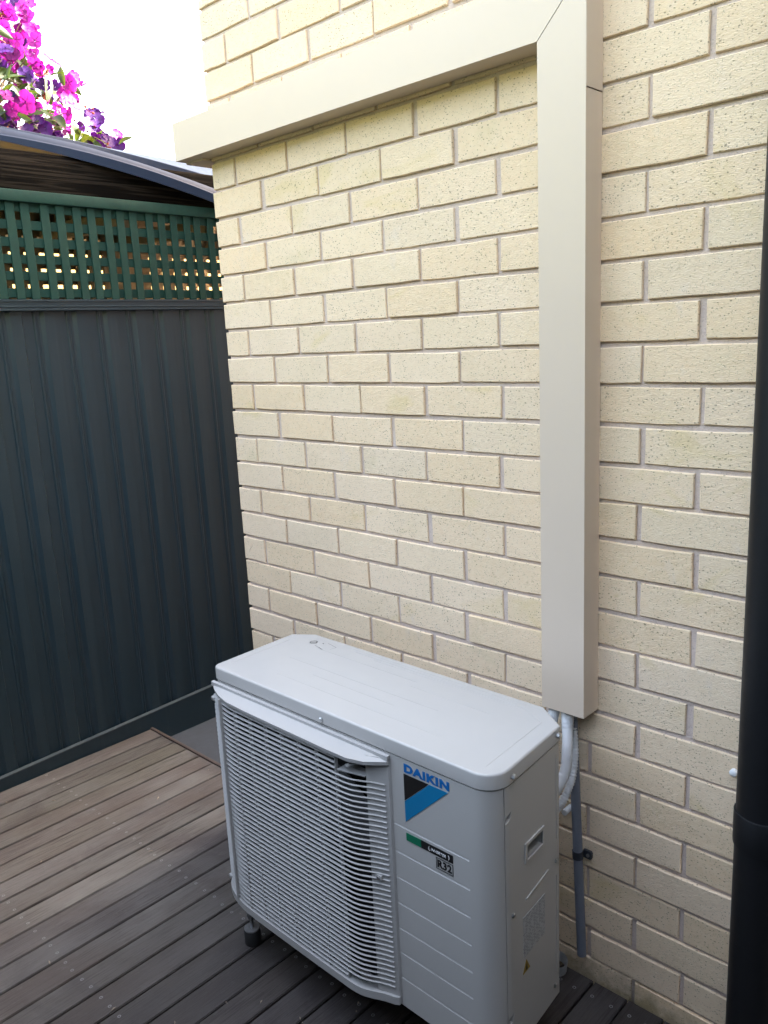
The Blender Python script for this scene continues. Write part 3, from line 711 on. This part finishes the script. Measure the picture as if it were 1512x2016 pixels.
# side cover: stickers, grip, screws
def side_x(y): return 1.3885 + (y + .4835) * (-.0217 / .2635)
def sflat(name, pts, mat, par, th=.0006, base=.0002):
    bm = bmesh.new(); A_ = [bm.verts.new((side_x(y) + base + th, y, z)) for y, z in pts]; B_ = [bm.verts.new((side_x(y) - .001, y, z)) for y, z in pts]
    bm.faces.new(A_); bm.faces.new(B_[::-1]); n = len(pts)
    for k in range(n): bm.faces.new((A_[k], B_[k], B_[(k + 1) % n], A_[(k + 1) % n]))
    return put(name, fin(bm, name), mat, par)
sflat('rating_sticker', [(-.385, .342), (-.291, .342), (-.291, .438), (-.385, .438)], 'printed', ac)
wt = sflat('warning_triangle', [(-.388, .304), (-.358, .304), (-.373, .332)], 'amber', ac)
sflat('warning_mark', [(-.3765, .308), (-.3695, .308), (-.373, .324)], 'black', wt, .0010)
bm = bmesh.new()       # raised rim of the hand grip
for (ya, yb, za, zb) in ((-.375, -.294, .559, .565), (-.375, -.294, .598, .604), (-.375, -.368, .565, .598), (-.301, -.294, .565, .598)):
    vs = [bm.verts.new((side_x(y) + dx_, y, z)) for dx_ in (-.002, .0035) for y, z in ((ya, za), (yb, za), (yb, zb), (ya, zb))]
    for f in ((0, 3, 2, 1), (4, 5, 6, 7), (0, 1, 5, 4), (1, 2, 6, 5), (2, 3, 7, 6), (3, 0, 4, 7)): bm.faces.new([vs[i] for i in f])
put('grip_rim', fin(bm, 'grip_rim'), 'ac', ac)
sflat('pressed_rib', [(-.372, .4725), (-.275, .483), (-.275, .4865), (-.372, .476)], 'ac', ac, .0018)
for z0, z1 in ((.54, .74), (.20, .45)): sflat('pressed_rib', [(-.2365, z0), (-.2345, z0), (-.2345, z1), (-.2365, z1)], 'ac', ac, .0012)
for y, z, ex in ((-.425, .782, .007), (-.236, .786, .006), (-.238, .487, 0), (-.425, .472, 0), (-.245, .173, 0), (-.437, .688, -.012), (-.437, .222, -.012)):
    x = side_x(y) + ex; s_ = tube('screw', [(x - .002, y, z), (x + .0012, y, z), (x + .0045, y, z)], lambda f: .0058 if f < .6 else .0042, 'zinc', ac, 6, 30)
x, z = .905, .777; tube('screw', [(x, -.4835, z), (x, -.4872, z), (x, -.4895, z)], lambda f: .0058 if f < .6 else .0042, 'zinc', ac, 6, 30)
# mounts
for (x, y) in ((.553, -.487), (1.245, -.487), (.553, -.190), (1.245, -.190)):
    ft = empty('foot', (x, y, 0)); ft.parent = ac; ft.matrix_parent_inverse = Matrix.Translation(-ac.location)
    tube('rubber_pad', [(x, y, 0), (x, y, .004), (x, y, .040), (x, y, .044)], lambda f: .0225 if .05 < f < .95 else .021, 'rubber', ft, 24)
    tube('washer', [(x, y, .044), (x, y, .0475)], .0215, 'screw', ft, 24); tube('bolt', [(x, y, .0475), (x, y, .150)], .005, 'zinc', ft, 10)
    tube('nut', [(x, y, .074), (x, y, .083)], .0095, 'screw', ft, 6, 20); tube('lock_nut', [(x, y, .086), (x, y, .108)], .013, 'screw', ft, 6, 20)
    box('bracket', x - .018, x + .018, y - .014, y + .03, .1085, .1375, 'zinc', ft, .002)

# ------------------------------------------------------------------ flowering tree behind the shelter
tree = empty('flowering_tree', (-2.75, .05, -.40), 'tree with magenta and purple five-petalled flowers rising above the metal roof', 'tree')
FL = [(-2.243, 0.435, 3.383), (-2.105, 0.462, 3.33), (-2.184, 0.542, 3.379), (-2.078, 0.458, 3.286), (-2.068, 0.472, 3.267), (-2.321, 0.474, 3.345), (-2.344, 0.473, 3.364), (-1.973, 0.298, 3.153), (-2.233, 0.513, 3.244), (-2.245, 0.579, 3.257), (-1.902, 0.412, 3.104), (-2.138, 0.395, 3.159), (-1.974, 0.294, 3.065), (-2.136, 0.405, 3.112), (-2.062, 0.407, 3.098), (-2.282, 0.677, 3.164), (-2.064, 0.324, 2.992), (-1.959, 0.37, 2.964), (-2.115, 0.501, 3.073), (-2.016, 0.472, 3.016), (-2.048, 0.299, 3.011), (-2.321, 0.698, 3.043), (-2.009, 0.48, 2.943), (-2.084, 0.657, 3.003), (-2.214, 0.76, 3.081), (-2.336, 0.782, 3.025), (-1.961, 0.603, 2.871), (-2.137, 0.605, 2.884), (-2.027, 0.6, 2.823), (-1.955, 0.354, 2.834), (-2.029, 0.429, 2.83), (-1.936, 0.247, 2.844), (-2.172, 0.389, 2.829), (-1.99, 0.246, 2.743), (-2.15, 0.339, 2.76), (-1.929, 0.328, 2.699), (-1.955, 0.435, 2.727), (-2.306, 0.902, 2.916), (-2.289, 0.883, 2.841), (-2.252, 0.891, 2.808), (-1.916, 0.75, 2.703), (-2.154, 0.942, 2.796), (-2.068, 0.886, 2.727), (-2.215, 0.614, 2.759)]
PURPLE = {16, 17, 21, 22, 33, 34, 35, 36, 37, 38, 39, 40, 42, 43, 12, 20}
BIG = {8, 11, 15, 25, 29, 37}
LF = [(-2.122, 0.375, 3.059), (-2.165, 0.519, 3.01), (-2.177, 0.595, 2.917), (-2.095, 0.42, 2.781), (-2.096, 0.652, 2.78), (-1.984, 0.639, 2.736), (-2.061, 0.713, 2.748), (-1.975, 0.305, 2.905), (-2.0, 0.358, 2.936), (-1.953, 0.285, 2.858), (-2.065, 0.459, 2.993), (-2.243, 0.582, 2.984), (-1.999, 0.484, 2.873), (-1.962, 0.252, 2.916), (-1.983, 0.331, 2.884), (-2.101, 0.449, 2.967), (-2.05, 0.537, 2.818), (-2.226, 0.41, 3.071)]
def flower_mesh(seed, mat):
    r = random.Random(seed); bm = bmesh.new()
    for k in range(5):
        a0 = k * 1.2566 + r.uniform(-.12, .12); cup = r.uniform(.0, .45); wd = r.uniform(.42, .56)
        grid = []
        for i in range(6):
            t = i / 5; line = []; wid = wd * (.16, .52, .86, 1.0, .92, .55)[i]
            for jx in range(5):
                u = jx / 4 - .5; rr = t * (1 - .10 * (2 * u) ** 2 * (i == 5)) - (.05 if (i == 5 and jx == 2) else 0)
                x = .04 + rr; y = u * 2 * wid; z = cup * t * t - .09 * (1 - abs(u) * 2) * t + r.uniform(-.03, .03)
                line.append(bm.verts.new((x * math.cos(a0) - y * math.sin(a0), x * math.sin(a0) + y * math.cos(a0), z)))
            grid.append(line)
        for a, b in zip(grid, grid[1:]):
            for q in range(4): bm.faces.new((a[q], a[q + 1], b[q + 1], b[q]))
    for k in range(7):
        a = k * .9; addtube(bm, [(0, 0, 0), (.10 * math.cos(a), .10 * math.sin(a), .22), (.20 * math.cos(a), .20 * math.sin(a), .34)], .016, 3)
    me = fin(bm, 'flower', 50); me.materials.append(M[mat]); return me
def leaf_mesh(seed):
    r = random.Random(seed); bm = bmesh.new(); rows_ = []; bend = r.uniform(.1, .5); fold = r.uniform(.15, .5)
    for i in range(7):
        t = i / 6; wd = .17 * math.sin(math.pi * min(1, .06 + .94 * t)) ** .8 + (.004 if i < 6 else 0)
        rows_.append([bm.verts.new((t, sgn * wd, -bend * t * t + abs(sgn) * wd * fold)) for sgn in (-1, -.5, 0, .5, 1)])
    for a, b in zip(rows_, rows_[1:]):
        for q in range(4): bm.faces.new((a[q], a[q + 1], b[q + 1], b[q]))
    me = fin(bm, 'leaf', 60); me.materials.append(M['leaf']); return me
def bud_mesh(seed):
    r = random.Random(seed); bm = bmesh.new()
    for k in range(6):
        a = r.uniform(0, 6.28); e_ = r.uniform(-.4, 1.2); d = Vector((math.cos(a) * math.cos(e_), math.sin(a) * math.cos(e_), math.sin(e_)))
        addtube(bm, [(0, 0, 0), tuple(d * .55), tuple(d * .8), tuple(d)], lambda f: .04 if f < .4 else (.17 if f < .9 else .03), 5)
    me = fin(bm, 'bud', 60); me.materials.append(M['calyx']); return me
fm = [flower_mesh(i, 'petalm') for i in range(5)]; fp = [flower_mesh(20 + i, 'petalp') for i in range(4)]; lm = [leaf_mesh(40 + i) for i in range(5)]; bmz = [bud_mesh(60 + i) for i in range(4)]
tr = random.Random(21); CAM = Vector((2.21, -1.6, 1.62))
def place(name, me, p, size, face=None, spread=1.0):
    o = put(name, me, None, tree); o.location = p; o.scale = (size, size, size)
    d = (face if face is not None else Vector((0, 0, 1))) + Vector((tr.uniform(-1, 1), tr.uniform(-1, 1), tr.uniform(-1, 1))) * spread
    q = d.to_track_quat('Z', 'Y'); q = q @ Matrix.Rotation(tr.uniform(0, 6.28), 3, 'Z').to_quaternion(); o.rotation_mode = 'QUATERNION'; o.rotation_quaternion = q; return o
out = Vector((.6, -.4, .15))
for i, p in enumerate(FL):
    p = Vector(p); pur = i in PURPLE
    place('flower', tr.choice(fp if pur else fm), p, tr.uniform(.050, .058) if i in BIG else tr.uniform(.034, .045), out, .55)
    for k in range(3):
        q = p + Vector((tr.uniform(-.12, .0), tr.uniform(-.045, .045), tr.uniform(-.055, .045)))
        place('flower', tr.choice(fp if tr.random() < (.8 if pur else .12) else fm), q, tr.uniform(.028, .038), out, .9)
    if tr.random() < .6: place('bud', tr.choice(bmz), p + Vector((tr.uniform(-.05, .05), tr.uniform(-.05, .02), tr.uniform(-.06, .03))), tr.uniform(.028, .045), None, .8)
for k in range(30):       # the crown goes on to the left of and above the picture
    p = Vector((tr.uniform(-2.9, -2.1), tr.uniform(-.75, .28), tr.uniform(2.75, 3.9)))
    place('flower', tr.choice(fm + fp[:2]), p, tr.uniform(.04, .055), out, .7)
for i, p in enumerate(LF):
    place('leaf', tr.choice(lm), Vector(p), tr.uniform(.12, .17), Vector((.5, -.5, .5)), .7)
for k in range(170):
    b = Vector(tr.choice(FL)); p = b + Vector((tr.uniform(-.25, .06), tr.uniform(-.12, .05), tr.uniform(-.10, .03)))
    if p.z > 3.0 and tr.random() < .6: continue
    place('leaf', tr.choice(lm), p, tr.uniform(.06, .115), Vector((.3, -.4, .7)), .9)
for k in range(50):
    place('leaf', tr.choice(lm), Vector((tr.uniform(-2.9, -2.2), tr.uniform(-.7, .25), tr.uniform(2.6, 3.7))), tr.uniform(.10, .16), Vector((.3, -.4, .7)), .9)
tube('trunk', catmull([(-2.75, .05, -.40), (-2.70, .0, .8), (-2.66, .06, 1.7), (-2.62, .03, 2.45)], 24), lambda f: .07 - .035 * f, 'bark', tree, 10, 60)
for tgt in [FL[i] for i in range(0, 44)] + [(-2.6, -.3, 3.6), (-2.4, -.5, 3.2), (-2.7, .1, 3.8)]:
    a = Vector((-2.63, .04, tr.uniform(2.0, 2.45))); b = Vector(tgt) + Vector((-.05, 0, -.03)); m_ = a.lerp(b, .5) + Vector((tr.uniform(-.08, .08), tr.uniform(-.08, .08), tr.uniform(.0, .12)))
    tube('branch', catmull([a, m_, b], 12), lambda f: .011 - .0088 * f, 'bark', tree, 6, 60)
